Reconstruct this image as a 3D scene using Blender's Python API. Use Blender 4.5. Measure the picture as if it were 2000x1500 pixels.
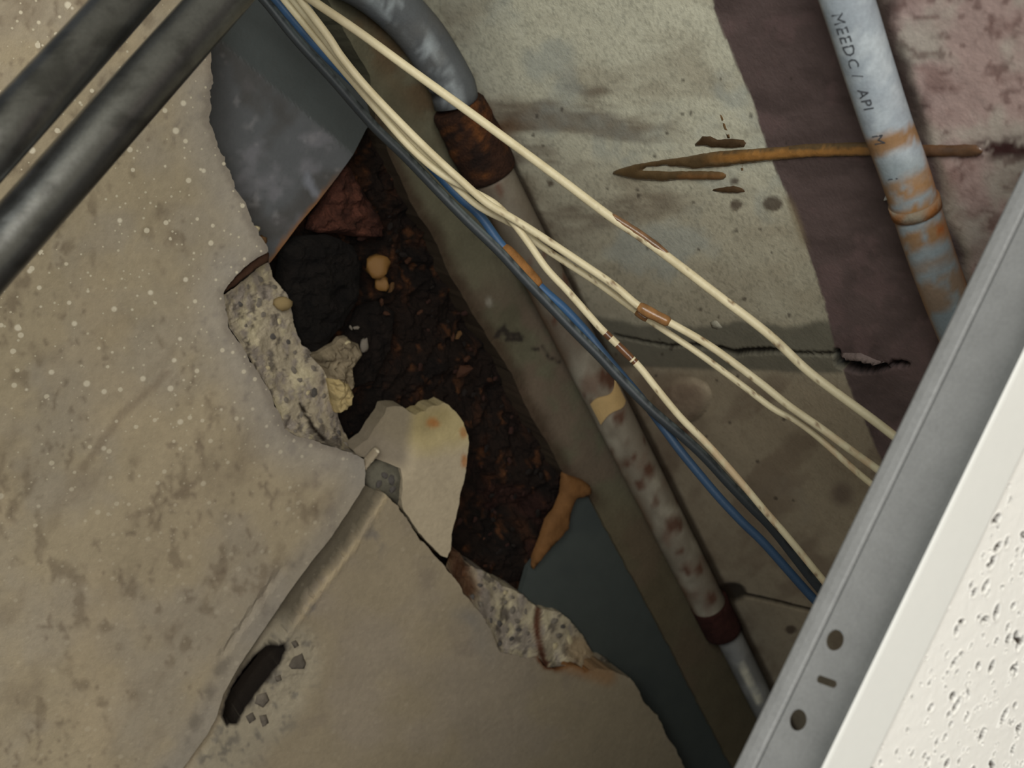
import bpy, math, random
import numpy as np
from mathutils import Vector, Matrix
from mathutils.geometry import delaunay_2d_cdt

for o in list(bpy.data.objects):
    bpy.data.objects.remove(o)
SC = bpy.context.scene
COL = SC.collection
random.seed(5)
RNG = np.random.RandomState(11)

# ------------------------------------------------------------------ camera
F = 2200.0
EL = math.radians(55)
fw = np.array([0, math.cos(EL), math.sin(EL)])
R0 = np.array([1.0, 0, 0]); U0 = np.array([0, -math.sin(EL), math.cos(EL)])
k_ = math.hypot(.435, .9)
XC = (.435*R0 - .9*U0)/k_; YC = (.9*R0 + .435*U0)/k_
cd = bpy.data.cameras.new('camera'); cam = bpy.data.objects.new('camera', cd); COL.objects.link(cam)
cd.sensor_width = 36.0; cd.lens = 36.0*F/2000.0; cd.clip_start = .01; cd.clip_end = 50
M = Matrix(((XC[0], YC[0], -fw[0], 0), (XC[1], YC[1], -fw[1], 0), (XC[2], YC[2], -fw[2], 0), (0, 0, 0, 1)))
cam.matrix_world = M
cd.dof.use_dof = True; cd.dof.focus_distance = .60; cd.dof.aperture_fstop = 13.0
SC.camera = cam
# ------------------------------------------------------------------ light
wd = bpy.data.worlds.new('world'); SC.world = wd; wd.use_nodes = True
wd.node_tree.nodes['Background'].inputs[0].default_value = (.85, .92, 1.0, 1)
wd.node_tree.nodes['Background'].inputs[1].default_value = .08
def area(name, loc, target, size, power, color=(1, 1, 1)):
    l = bpy.data.lights.new(name, 'AREA'); l.shape = 'SQUARE'; l.size = size; l.energy = power; l.color = color
    o = bpy.data.objects.new(name, l); COL.objects.link(o); o.location = loc
    o.rotation_euler = (Vector(target)-Vector(loc)).to_track_quat('-Z', 'Y').to_euler()
    return o
area('room_light', (.12, -.52, -.95), (.05, .1, .5), .8, 15.5, (1, .975, .93))
area('fill_light', (.24, -.90, -.40), (.15, .35, .5), .4, 7.5, (.96, 1, .95))  # unseen fill lamp, added to brighten the wall from the side
SC.view_settings.view_transform = 'Standard'; SC.view_settings.look = 'None'
SC.view_settings.exposure = 0.22; SC.view_settings.gamma = 1.0; SC.view_settings.use_curve_mapping = False

# ------------------------------------------------------------------ geometry of the place
H0 = .72            # soffit height above the camera
ZC = H0-.035        # face of the concrete cover
ZT = .216           # suspended grid
def ray(x, y):
    x = np.asarray(x, float); y = np.asarray(y, float)
    return fw + ((x-1000)/F)[..., None]*XC - ((y-750)/F)[..., None]*YC
def hz(x, y, z):
    r = ray(x, y); return r*(z/r[..., 2])[..., None] if np.ndim(x) else r*z/r[2]
_a = hz(908, 180, H0); _b = hz(1487, 1345, H0)
WD = (_b-_a)/np.linalg.norm(_b-_a)                 # direction of the wall
WN = np.array([WD[1], -WD[0], 0]); WO = _a@WN      # wall plane: p.WN = WO
WU0 = _a@WD
def wall(x, y, o=0):
    r = ray(x, y); t = (WO-o)/(r@WN); return r*(t[..., None] if np.ndim(x) else t)
def proj(P):
    z = P@fw; return 1000+F*(P@XC)/z, 750-F*(P@YC)/z

# ------------------------------------------------------------------ helpers
def S(r, g, b):
    out = []
    for v in (r, g, b):
        v /= 255.0; out.append(v/12.92 if v <= .04045 else ((v+.055)/1.055)**2.4)
    return np.array(out)
def vnoise(x, y, seed=0):
    xi = np.floor(x).astype(np.int64); yi = np.floor(y).astype(np.int64); fx = x-xi; fy = y-yi
    fx = fx*fx*(3-2*fx); fy = fy*fy*(3-2*fy)
    def h(a, b):
        n = (a*374761393 + b*668265263 + seed*1274126177) & 0xffffffff
        n = ((n ^ (n >> 13))*1274126177) & 0xffffffff
        return ((n ^ (n >> 16)) & 0xffff)/65535.0
    return (h(xi, yi)*(1-fx)+h(xi+1, yi)*fx)*(1-fy)+(h(xi, yi+1)*(1-fx)+h(xi+1, yi+1)*fx)*fy
def fbm(x, y, s, seed=0, oct=4):
    t = 0; a = .5; n = 0
    for i in range(oct):
        t = t+a*vnoise(x/s, y/s, seed+i*17); n += a; s /= 2.03; a *= .55
    return t/n
def sst(a, b, v):
    t = np.clip((v-a)/(b-a), 0, 1); return t*t*(3-2*t)
def dline(x, y, pts):
    d = np.full(np.shape(x), 1e9)
    for (x0, y0), (x1, y1) in zip(pts[:-1], pts[1:]):
        dx, dy = x1-x0, y1-y0; L = dx*dx+dy*dy+1e-9
        t = np.clip(((x-x0)*dx+(y-y0)*dy)/L, 0, 1)
        d = np.minimum(d, np.hypot(x-x0-t*dx, y-y0-t*dy))
    return d
def inside(x, y, pts):
    c = np.zeros(np.shape(x), bool); n = len(pts)
    for i in range(n):
        x0, y0 = pts[i]; x1, y1 = pts[i-1]
        if y0 == y1: continue
        c ^= ((y0 > y) != (y1 > y)) & (x < (x1-x0)*(y-y0)/(y1-y0)+x0)
    return c
def sd(x, y, pts):      # >0 inside
    d = dline(x, y, list(pts)+[pts[0]])
    return np.where(inside(x, y, pts), d, -d)
def mixc(col, c, w):
    return col*(1-w[:, None])+np.asarray(c)*w[:, None]
def densify(pts, step, jit=0.0, closed=False, seed=0):
    pts = [tuple(map(float, p)) for p in pts]
    if closed: pts = pts+[pts[0]]
    out = []
    rr = np.random.RandomState(seed+7)
    for p, q in zip(pts[:-1], pts[1:]):
        L = math.hypot(q[0]-p[0], q[1]-p[1]); n = max(1, int(L/step))
        for i in range(n):
            t = i/n; x = p[0]+(q[0]-p[0])*t; y = p[1]+(q[1]-p[1])*t
            if jit:
                x += rr.uniform(-jit, jit)*.6; y += rr.uniform(-jit, jit)*.6
                if jit > 1: x += jit*4.2*(float(fbm(np.array([x]), np.array([y]), 22, seed+5, 3)[0])-.5); y += jit*4.2*(float(fbm(np.array([x]), np.array([y]), 22, seed+9, 3)[0])-.5)
            out.append((x, y))
    if not closed: out.append(pts[-1])
    return out
def catmull(P, step):
    P = np.asarray(P, float); Q = np.vstack([2*P[0]-P[1], P, 2*P[-1]-P[-2]]); out = []
    for i in range(1, len(Q)-2):
        n = max(2, int(np.linalg.norm(Q[i+1][:2]-Q[i][:2])/step))
        for j in range(n):
            t = j/n
            out.append(.5*((2*Q[i])+(Q[i+1]-Q[i-1])*t+(2*Q[i-1]-5*Q[i]+4*Q[i+1]-Q[i+2])*t*t+(3*Q[i]-3*Q[i-1]+Q[i+1]*1-Q[i+2]*0-Q[i-1]*0-3*Q[i+1]+Q[i+2]+Q[i+1]*1-0*Q[i]+Q[i+1]*0)*0
                       + (-Q[i-1]+3*Q[i]-3*Q[i+1]+Q[i+2])*t**3))
    out.append(P[-1]); return np.array(out)

ORG = {}
def mk(name, V, Fc, mat, parent=None, col=None, smooth=False, speck=None):
    V = np.array(V, float)
    if parent is None: org = V.mean(0)
    else: org = ORG[parent]
    me = bpy.data.meshes.new(name); me.from_pydata((V-org).tolist(), [], Fc if isinstance(Fc, list) else Fc.tolist())
    if col is not None:
        a = me.color_attributes.new('Col', 'FLOAT_COLOR', 'POINT')
        c = np.ones((len(V), 4)); c[:, :3] = np.clip(col, 0.002, 1)
        if speck is not None: c[:, 3] = speck
        a.data.foreach_set('color', c.astype(np.float32).ravel())
    if smooth: me.polygons.foreach_set('use_smooth', [True]*len(me.polygons))
    me.materials.append(mat); me.update()
    o = bpy.data.objects.new(name, me); COL.objects.link(o)
    if parent is None: o.location = org
    else: o.parent = parent
    ORG[o] = org
    return o
def thing(name, loc, label=None, cat=None, group=None):
    o = bpy.data.objects.new(name, None); o.empty_display_size = .02; COL.objects.link(o); o.location = loc
    ORG[o] = np.array(loc, float)
    if label: tag(o, label, cat, group)
    return o
def tag(o, label=None, cat=None, group=None, kind=None):
    if label: o['label'] = label
    if cat: o['category'] = cat
    if group: o['group'] = group
    if kind: o['kind'] = kind
    return o

def mat(name, rgb=None, rough=.7, metal=0.0, bump=.3, bscale=200, var=.15, vscale=40, specks=False, spec=.4, bdist=.002, trans=0):
    m = bpy.data.materials.new(name); m.use_nodes = True; nt = m.node_tree; N = nt.nodes; L = nt.links
    b = N['Principled BSDF']; b.inputs['Roughness'].default_value = rough; b.inputs['Metallic'].default_value = metal
    b.inputs['Specular IOR Level'].default_value = spec
    if trans: b.inputs['Transmission Weight'].default_value = trans
    tc = N.new('ShaderNodeTexCoord')
    def noise(sc, det=5, ro=.6):
        n = N.new('ShaderNodeTexNoise'); n.inputs['Scale'].default_value = sc; n.inputs['Detail'].default_value = det
        n.inputs['Roughness'].default_value = ro; L.new(tc.outputs['Object'], n.inputs['Vector']); return n
    if rgb is None:
        a = N.new('ShaderNodeAttribute'); a.attribute_name = 'Col'; src = a.outputs['Color']
    else:
        a = N.new('ShaderNodeRGB'); a.outputs[0].default_value = (*rgb, 1); src = a.outputs[0]
    n1 = noise(vscale); n2 = noise(vscale*9, 3, .7)
    ad = N.new('ShaderNodeMath'); ad.operation = 'ADD'; L.new(n1.outputs[0], ad.inputs[0]); L.new(n2.outputs[0], ad.inputs[1])
    mr = N.new('ShaderNodeMapRange'); mr.inputs[1].default_value = .6; mr.inputs[2].default_value = 1.4
    mr.inputs[3].default_value = 1-var; mr.inputs[4].default_value = 1+var; L.new(ad.outputs[0], mr.inputs[0])
    mx = N.new('ShaderNodeMix'); mx.data_type = 'RGBA'; mx.blend_type = 'MULTIPLY'; mx.inputs[0].default_value = 1
    L.new(src, mx.inputs[6]); L.new(mr.outputs[0], mx.inputs[7]); out = mx.outputs[2]
    if specks:
        for (sc, thr, rad, colr) in ((105, .74, .13, (.58, .51, .38, 1)), (62, .78, .08, (.62, .55, .42, 1)), (210, .80, .12, (.50, .44, .32, 1))):
            v = N.new('ShaderNodeTexVoronoi'); v.inputs['Scale'].default_value = sc; L.new(tc.outputs['Object'], v.inputs['Vector'])
            v.voronoi_dimensions = '2D'
            sp = N.new('ShaderNodeSeparateColor'); L.new(v.outputs['Color'], sp.inputs[0])
            g = N.new('ShaderNodeMath'); g.operation = 'GREATER_THAN'; g.inputs[1].default_value = thr; L.new(sp.outputs[0], g.inputs[0])
            ra = N.new('ShaderNodeMath'); ra.operation = 'MULTIPLY_ADD'; ra.inputs[1].default_value = rad; ra.inputs[2].default_value = .05; L.new(sp.outputs[1], ra.inputs[0])
            df = N.new('ShaderNodeMath'); df.operation = 'SUBTRACT'; L.new(ra.outputs[0], df.inputs[0]); L.new(v.outputs['Distance'], df.inputs[1])
            ms = N.new('ShaderNodeMapRange'); ms.inputs[1].default_value = -.02; ms.inputs[2].default_value = .04; L.new(df.outputs[0], ms.inputs[0])
            p1 = N.new('ShaderNodeMath'); p1.operation = 'MULTIPLY'; L.new(ms.outputs[0], p1.inputs[0]); L.new(g.outputs[0], p1.inputs[1])
            p2 = N.new('ShaderNodeMath'); p2.operation = 'MULTIPLY'; L.new(p1.outputs[0], p2.inputs[0]); L.new(a.outputs['Alpha'], p2.inputs[1])
            m2 = N.new('ShaderNodeMix'); m2.data_type = 'RGBA'; L.new(p2.outputs[0], m2.inputs[0]); L.new(out, m2.inputs[6]); m2.inputs[7].default_value = colr
            out = m2.outputs[2]
    L.new(out, b.inputs['Base Color'])
    if bump:
        nb = noise(bscale, 6, .65); bp = N.new('ShaderNodeBump'); bp.inputs['Strength'].default_value = bump
        bp.inputs['Distance'].default_value = bdist; L.new(nb.outputs[0], bp.inputs['Height']); L.new(bp.outputs[0], b.inputs['Normal'])
    return m

M_conc = mat('pale_concrete', rough=.85, bump=.35, bscale=220, var=.13, vscale=28, specks=True, spec=.2)
M_frac = mat('broken_concrete', rough=.95, bump=.5, bscale=260, var=.16, vscale=90, spec=.15)
M_wall = mat('wall_paint', rough=.8, bump=.25, bscale=350, var=.13, vscale=60, spec=.25)
M_olive = mat('soffit_concrete', rough=.85, bump=.35, bscale=300, var=.18, vscale=45, spec=.2)
M_plate = mat('dull_steel', rough=.6, metal=.1, bump=.12, bscale=250, var=.10, vscale=60, spec=.3)
M_rust = mat('dark_rust', rough=.9, bump=1.0, bscale=260, var=.5, vscale=90, spec=.2, bdist=.004)
M_crust = mat('orange_rust_crust', rough=.8, bump=.5, bscale=300, var=.2, vscale=100, spec=.2)
M_pipe = mat('galvanised_pipe', rough=.6, metal=.05, bump=.2, bscale=300, var=.18, vscale=70, spec=.4)
M_emt = mat('dark_galvanised_tube', rough=.31, metal=.9, bump=.06, bscale=200, var=.22, vscale=60, spec=.4)
M_cable = mat('cable_sheath', rough=.5, bump=.1, bscale=400, var=.08, vscale=60, spec=.4)
M_drip = mat('wet_rust_drip', rough=.25, bump=.1, bscale=300, var=.2, vscale=120, spec=.5)
M_galv = mat('grid_galvanised', rgb=S(140, 140, 139), rough=.65, metal=.0, bump=.12, bscale=500, var=.17, vscale=75, spec=.3)
M_white = mat('grid_white_paint', rgb=S(224, 223, 218), rough=.45, bump=.03, bscale=300, var=.02, vscale=20)
M_tile = mat('tile_face', rough=.9, bump=.12, bscale=700, var=.02, vscale=100, spec=.1)
M_ink = mat('printed_ink', rgb=S(60, 62, 66), rough=.7, bump=0, var=.2, vscale=300)
M_tape = mat('tan_tape', rgb=S(196, 164, 112), rough=.6, bump=.3, bscale=200, var=.15, vscale=80)
M_chip = mat('paint_chip', rgb=S(190, 186, 174), rough=.7, bump=.2, bscale=300, var=.1, vscale=90)

def cdt(outline, step, holes=(), extra=None, jit=.25):
    """triangulated pixel-space region -> (pts Nx2, tris)"""
    ol = np.array(outline, float); x0, y0 = ol.min(0); x1, y1 = ol.max(0)
    gx, gy = np.meshgrid(np.arange(x0, x1, step), np.arange(y0, y1, step))
    gx = gx+(np.arange(gx.shape[0]) % 2)[:, None]*step*.5
    gx = gx.ravel(); gy = gy.ravel()
    gx = gx+RNG.uniform(-jit, jit, len(gx))*step; gy = gy+RNG.uniform(-jit, jit, len(gy))*step
    ok = sd(gx, gy, outline) > step*.45
    for h in holes: ok &= sd(gx, gy, h) < -step*.45
    P = [tuple(p) for p in ol.tolist()]; E = [(i, (i+1) % len(ol)) for i in range(len(ol))]
    for h in holes:
        n = len(P); P += [tuple(p) for p in h]; E += [(n+i, n+(i+1) % len(h)) for i in range(len(h))]
    P += list(zip(gx[ok].tolist(), gy[ok].tolist()))
    vs, es, fs, *_ = delaunay_2d_cdt([Vector(p) for p in P], E, [], 0, 1e-6)
    v = np.array([tuple(p) for p in vs]); f = np.array([t[:] for t in fs if len(t) == 3])
    c = v[f].mean(1); keep = inside(c[:, 0], c[:, 1], list(map(tuple, ol)))
    for h in holes: keep &= ~inside(c[:, 0], c[:, 1], list(h))
    return v, f[keep]
def skirt(V, f, vec):
    """extrude the boundary edges of a triangle sheet along vec"""
    e = np.concatenate([f[:, [0, 1]], f[:, [1, 2]], f[:, [2, 0]]]); key = np.sort(e, 1)
    k = key[:, 0].astype(np.int64)*len(V)+key[:, 1]; u, idx, cnt = np.unique(k, return_index=True, return_counts=True)
    b = e[idx[cnt == 1]]; ids = np.unique(b); mp = {int(i): len(V)+j for j, i in enumerate(ids)}
    V2 = np.vstack([V, V[ids]+vec]); q = [[int(j), int(i), mp[int(i)], mp[int(j)]] for i, j in b]
    return V2, f.tolist()+q, ids
UP = np.array([0, 0, 1.0])
def sheet(name, outline, place, step, m, parent=None, colfn=None, disp=None, thick=.02, away=UP, holes=(), speck=None, smooth=False, rimcol=None):
    v, f = cdt(outline, step, holes)
    x, y = v[:, 0], v[:, 1]; V = place(x, y)
    if disp is not None: V = V+disp(x, y)[:, None]*(-np.asarray(away))      # + = towards the viewer side
    col = colfn(x, y); sp = speck(x, y) if speck else None
    n = V[f[:, 0]]; nr = np.cross(V[f[:, 1]]-n, V[f[:, 2]]-n)
    if (nr@np.asarray(away)).mean() > 0: f = f[:, ::-1]
    if thick:
        V, fl, ids = skirt(V, f, np.asarray(away)*thick); ec = col[ids]
        for h in holes:
            nh = dline(x[ids], y[ids], list(h)+[h[0]]) < .5; ec[nh] = S(52, 44, 36)  # hole sides coloured dark to paint in the shade of the hollow
            V[len(x):][nh] = V[len(x):][nh]
        col = np.vstack([col, ec])
        if sp is not None: sp = np.concatenate([sp, sp[ids]*0])
    else: fl = f.tolist()
    return mk(name, V, fl, m, parent, col, smooth, sp)
def const(c):
    return lambda x, y: np.tile(np.asarray(c, float), (len(x), 1))
def lump(name, outline, place, h, m, parent, col, away=UP, step=6, seed=0, rough=.4, back=.004, var=.25, w=None, smooth=True, cfn=None):
    """a domed deposit on a surface: outline in picture coordinates, placed on the surface"""
    ol = densify(outline, step*1.3, step*.18, True, seed)
    w = w or max(6, .5*min(np.ptp([p[0] for p in outline]), np.ptp([p[1] for p in outline])))
    def dp(x, y):
        s = np.clip(sd(x, y, ol)/w, 0, 1); return h*np.sqrt(np.clip(1-(1-s)**2, 0, 1))*(1-rough+rough*2*fbm(x, y, w*.8, seed))
    def cf(x, y):
        n = fbm(x, y, 18, seed+3); c = np.tile(np.asarray(col, float), (len(x), 1)); return c*(1+var*2*(n-.5))[:, None]
    return sheet(name, ol, place, step, m, parent, cfn or cf, dp, back, away, smooth=smooth)
def tube(name, P, r, m, parent, colfn, ns=16, caps=True, rough=0, seed=0):
    P = np.asarray(P, float); n = len(P); r = np.broadcast_to(np.asarray(r, float), (n,))
    T = np.gradient(P, axis=0); T /= np.linalg.norm(T, axis=1)[:, None]
    view = -P/np.linalg.norm(P, axis=1)[:, None]           # angle 0 of the sheath faces the opening
    A = view-(view*T).sum(1)[:, None]*T; A /= np.linalg.norm(A, axis=1)[:, None]; B = np.cross(T, A)
    s = np.concatenate([[0], np.cumsum(np.linalg.norm(np.diff(P, axis=0), axis=1))])
    an = np.arange(ns)*2*math.pi/ns
    rr = np.repeat(r[:, None], ns, 1)
    SS, AA = np.meshgrid(s, an, indexing='ij')
    if rough: rr = rr*(1+rough*(fbm(SS*1000+seed*31, AA*2.0, 6, seed)-.5)*2)
    V = (P[:, None, :]+rr[..., None]*(np.cos(AA)[..., None]*A[:, None, :]+np.sin(AA)[..., None]*B[:, None, :])).reshape(-1, 3)
    Fc = []
    for i in range(n-1):
        for j in range(ns):
            j2 = (j+1) % ns; Fc.append([i*ns+j, i*ns+j2, (i+1)*ns+j2, (i+1)*ns+j])
    if caps: Fc.append(list(range(ns))[::-1]); Fc.append([(n-1)*ns+j for j in range(ns)])
    px, py = proj(V)
    col = colfn(px, py, SS.ravel(), ((AA.ravel()+math.pi) % (2*math.pi))-math.pi)
    o = mk(name, V, Fc, m, parent, col, True)
    if caps:
        me = o.data; me.polygons[len(Fc)-1].use_smooth = False; me.polygons[len(Fc)-2].use_smooth = False
    return o
_ico = {}
def ico_data(seed, sub=1):
    import bmesh
    bm = bmesh.new(); bmesh.ops.create_icosphere(bm, subdivisions=sub, radius=1)
    rr = random.Random(seed)
    for v in bm.verts: v.co *= rr.uniform(.72, 1.12)
    me = bpy.data.meshes.new('pebble'); bm.to_mesh(me); bm.free(); return me
def stone(name, loc, size, m, parent, seed=0, flat=(1, .8, .55), sub=1):
    key = (seed % 5, m.name, sub)
    if key not in _ico:
        me = ico_data(seed % 5, sub); me.materials.append(m); _ico[key] = me
        if sub > 1: me.polygons.foreach_set('use_smooth', [True]*len(me.polygons))
    o = bpy.data.objects.new(name, _ico[key]); COL.objects.link(o); o.parent = parent
    o.location = np.asarray(loc)-ORG[parent]; rr = random.Random(seed)
    o.scale = [size*f for f in flat]; o.rotation_euler = (rr.uniform(-.3, .3), rr.uniform(-.3, .3), rr.uniform(0, 6.28))
    ORG[o] = np.asarray(loc, float)
    return o

# ================================================================== WALL
def build_wall():
    us = np.arange(-.15, .95, .0017); zs = np.arange(.17, H0+.0007, .0014); zs[-1] = H0+.002
    U, Z = np.meshgrid(us, zs, indexing='ij'); nu, nz = U.shape
    V = (WN*WO)[None, :]+(U.ravel()+WU0)[:, None]*WD+Z.ravel()[:, None]*UP
    x, y = proj(V)
    n1 = fbm(x, y*2.2, 170, 3); n2 = fbm(x, y, 45, 5); n3 = fbm(x/3.2, y, 60, 9)
    col = np.tile(S(228, 224, 200), (len(x), 1))
    col = mixc(col, S(168, 155, 132), sst(.46, .72, n1)*.5)
    col = mixc(col, S(176, 164, 140), sst(260, 420, y-.15*(x-1300))*.6)
    grn = fbm(x, y, 5, 301, 2); col = col*(1-.22*sst(.55, .75, grn))[:, None]
    streak = sst(.5, .72, n3)*sst(60, 160, y)*sst(560, 380, y)*sst(1420, 1250, x)
    col = mixc(col, S(118, 100, 84), streak*.75)
    col = mixc(col, S(178, 184, 178), sst(.55, .75, fbm(x, y, 120, 21))*.5)
    # lower reaches: browner paint
    low = sst(620, 760, y-.05*(x-1300))
    col = mixc(col, S(168, 148, 122), low*.7)
    col = mixc(col, S(128, 108, 90), low*sst(.5, .7, fbm(x+y*.5, y, 110, 31))*.5)
    # horizontal mortar band
    ye = 625+18*(fbm(x, y*0, 90, 41)-.5)*2+.03*(x-1250)
    band = sst(-6, 8, y-ye)*sst(722+.03*(x-1250)+10*(fbm(x, y*0, 60, 43)-.5), 712+.03*(x-1250), y)*sst(1000, 1060, x)*sst(1655, 1640, x)
    col = mixc(col, S(112, 108, 94), band*.85)
    # brown painted stripe
    E = [(1372, -250), (1385, -50), (1395, 20), (1410, 60), (1470, 200), (1500, 300), (1545, 400), (1580, 500), (1610, 590), (1630, 680), (1660, 760), (1700, 850), (1850, 1200)]
    G = [(1640, -250), (1700, -50), (1742, 60), (1790, 200), (1832, 330), (1900, 560), (1980, 800), (2100, 1200)]
    xe = np.interp(y, [p[1] for p in E], [p[0] for p in E])+5*(fbm(x, y, 14, 51)-.5)
    xg = np.interp(y, [p[1] for p in G], [p[0] for p in G])+60*(fbm(x, y, 60, 53)-.5)
    stripe = sst(-2, 3, x-xe)*sst(26, -26, x-xg)
    right = sst(-26, 26, x-xg)
    pk = np.tile(S(186, 160, 152), (len(x), 1))
    pk = mixc(pk, S(196, 186, 172), sst(.4, .65, fbm(x, y, 90, 61))*.8)
    pk = mixc(pk, S(128, 96, 88), sst(.48, .70, fbm(x*1.0, y*1.4, 70, 63))*.55)
    pk = mixc(pk, S(100, 70, 63), sst(.60, .72, fbm(x*.9, y*1.5, 26, 65))*.6)
    pk = mixc(pk, S(70, 42, 40), sst(34, 6, dline(x, y, [(1925, 292), (2080, 285)]))*sst(.35, .55, fbm(x, y*2, 24, 67)))
    col = mixc(col, pk, right)
    sc = mixc(np.tile(S(108, 91, 88), (len(x), 1)), S(84, 70, 67), sst(.4, .7, fbm(x*.4, y, 40, 71))*.6)
    sc = mixc(sc, S(128, 104, 102), sst(.58, .75, fbm(x, y, 60, 73))*.5)
    col = mixc(col, sc, stripe)
    ed = sst(14, 2, abs(x-xe))*sst(370, 400, y)*sst(500, 450, y)
    col = mixc(col, S(150, 132, 104), ed*.6)
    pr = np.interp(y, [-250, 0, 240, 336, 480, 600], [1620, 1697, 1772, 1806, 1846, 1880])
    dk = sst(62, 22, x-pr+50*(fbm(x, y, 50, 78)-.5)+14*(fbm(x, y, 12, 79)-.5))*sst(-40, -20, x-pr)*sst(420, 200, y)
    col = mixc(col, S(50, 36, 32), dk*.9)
    # rusty bleed beside corner pipe
    cl = 908+.497*(y-180)
    bl = sst(75, 10, x-cl)*sst(.42, .7, fbm(x, y, 60, 81))
    col = mixc(col, S(92, 66, 44), bl*.7)
    col = mixc(col, S(126, 86, 46), sst(40, 8, np.hypot(x-1010, y-415))*.7+sst(30, 6, np.hypot((x-985)*.6, y-250))*.5)
    disp = .0006*(fbm(x, y, 30, 91)-.5)
    # blister
    b = np.clip(1-(np.hypot((x-1330)*.8+(y-785)*.25, y-785)/46)**2, 0, 1)
    col = mixc(col, S(138, 116, 98), sst(0, .4, b)*.6); disp = disp+.007*np.sqrt(b)*(.8+.4*fbm(x, y, 20, 95))
    col = mixc(col, S(96, 62, 46), sst(16, 5, np.hypot((x-1335), y-845))*.8)
    col = mixc(col, S(104, 84, 76), sst(34, 8, np.hypot(x-1645, y-965))*.6)
    # cracks
    ck = dline(x, y, [(1200, 655), (1260, 668), (1310, 676), (1345, 674), (1392, 679), (1408, 682), (1436, 690), (1462, 686), (1510, 685), (1560, 690), (1628, 692)])
    jag = 1.6*(fbm(x, y, 9, 97)-.5)
    wdt = 1.2+3.2*sst(1300, 1450, x)*sst(1560, 1480, x)
    cr = sst(wdt+2.2, wdt-.5, ck+jag*2)
    col = mixc(col, S(30, 27, 24), cr*.9); disp = disp-.004*cr
    ck = dline(x, y, [(1408, 1158), (1450, 1162), (1500, 1172), (1580, 1192)])
    cr = sst(5, 2, ck+jag)+sst(24, 12, np.hypot((x-1428)*.7, y-1158)); cr = np.clip(cr, 0, 1)
    col = mixc(col, S(34, 26, 20), cr*.9); disp = disp-.003*cr
    # broken hole at the joint
    hp = [(1628, 682), (1640, 684), (1642, 702), (1660, 700), (1700, 708), (1735, 712), (1742, 704), (1775, 708), (1774, 718), (1745, 716), (1725, 724), (1700, 730), (1665, 727), (1632, 716)]
    hs = sd(x, y, hp)+jag*3
    col = mixc(col, S(26, 26, 28), sst(-2, 2, hs)); disp = disp-.012*sst(-1, 5, hs)
    dk2 = sst(36, 26, x-cl)*sst(-10, 0, x-cl)*sst(230, 330, y)
    col = mixc(col, S(64, 49, 36), dk2*.8)
    # small spots
    rr = np.random.RandomState(4)
    for k in range(60):
        sx, sy = rr.uniform(1000, 1560), rr.uniform(150, 1000); r = rr.uniform(2, 4)
        col = mixc(col, S(60, 50, 42), sst(r+1.5, r-1, np.hypot(x-sx, y-sy))*.7)
    for (sx, sy, r) in ((1075, 359, 5), (1435, 354, 6), (1437, 400, 9), (1508, 398, 14), (1545, 1230, 8)):
        col = mixc(col, S(78, 60, 48), sst(r+4, r-2, np.hypot((x-sx)*.8, y-sy)+6*(fbm(x, y, 8, 3)-.5))*.8)
    V = V-disp[:, None]*WN
    i, j = np.meshgrid(np.arange(nu-1), np.arange(nz-1), indexing='ij'); a = (i*nz+j).ravel()
    Fq = np.stack([a, a+nz, a+nz+1, a+1], 1).tolist()
    base = len(V); ex = []; ec = []
    def W(u, z): return WN*WO+(u+WU0)*WD+z*UP
    for (u0, u1, z0, z1) in ((-1.4, us[0], -1.2, H0), (us[-1], 1.8, -1.2, H0), (us[0], us[-1], -1.2, zs[0])):
        n = base+len(ex); ex += [W(u0, z0), W(u1, z0), W(u1, z1), W(u0, z1)]; Fq.append([n, n+1, n+2, n+3]); ec += [S(186, 178, 158)]*4
    V = np.vstack([V, ex]); col = np.vstack([col, ec])
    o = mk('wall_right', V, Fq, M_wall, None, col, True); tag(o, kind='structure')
    return o
wall_o = build_wall()
wp = lambda x, y: wall(x, y, 0.0)
def wl(name, outline, h, col, seed, m=M_drip, step=5, **k):
    return lump(name, outline, wp, h, m, wall_o, col, away=WN, step=step, seed=seed, back=.002, **k)
DR = S(88, 66, 44)
def drip_col(x, y):
    mid = dline(x, y, [(1380, 310), (1475, 302), (1600, 295), (1720, 291)])+6*(fbm(x, y, 12, 333)-.5)
    c = mixc(np.tile(S(98, 78, 52), (len(x), 1)), S(176, 124, 64), sst(10, 4, mid)*sst(1360, 1450, x))
    return mixc(c, S(132, 92, 54), sst(8, 3, dline(x, y, [(1330, 344), (1412, 343)]))*.7)
wl('rust_drip', [(1190, 338), (1212, 329), (1240, 321), (1300, 311), (1340, 306), (1387, 297), (1475, 290), (1520, 287), (1580, 281), (1650, 279), (1720, 277), (1720, 305), (1650, 306), (1580, 308), (1506, 315), (1440, 322), (1422, 326), (1352, 330), (1300, 324), (1262, 327), (1255, 333), (1300, 335), (1360, 334), (1404, 335), (1413, 337), (1418, 341), (1418, 346), (1414, 350), (1406, 352), (1380, 352), (1330, 352), (1300, 355), (1260, 353), (1225, 349)], .0016, S(124, 88, 48), 1, var=.5, w=12, cfn=drip_col)
wl('rust_drip', [(1795, 283), (1850, 283), (1890, 282), (1904, 283), (1913, 287), (1919, 292), (1920, 297), (1916, 302), (1908, 306), (1890, 308), (1850, 307), (1795, 308)], .0016, S(92, 66, 46), 2, var=.3, w=12)
wl('rust_drip', [(1350, 287), (1362, 276), (1372, 266), (1388, 266), (1400, 273), (1430, 271), (1452, 273), (1462, 286), (1430, 290), (1390, 289), (1372, 286)], .0009, DR*.8, 3, w=8)
wl('rust_drip', [(1384, 371), (1412, 366), (1432, 363), (1452, 369), (1455, 375), (1440, 378), (1410, 377)], .0009, DR*.85, 4, w=7)
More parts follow.
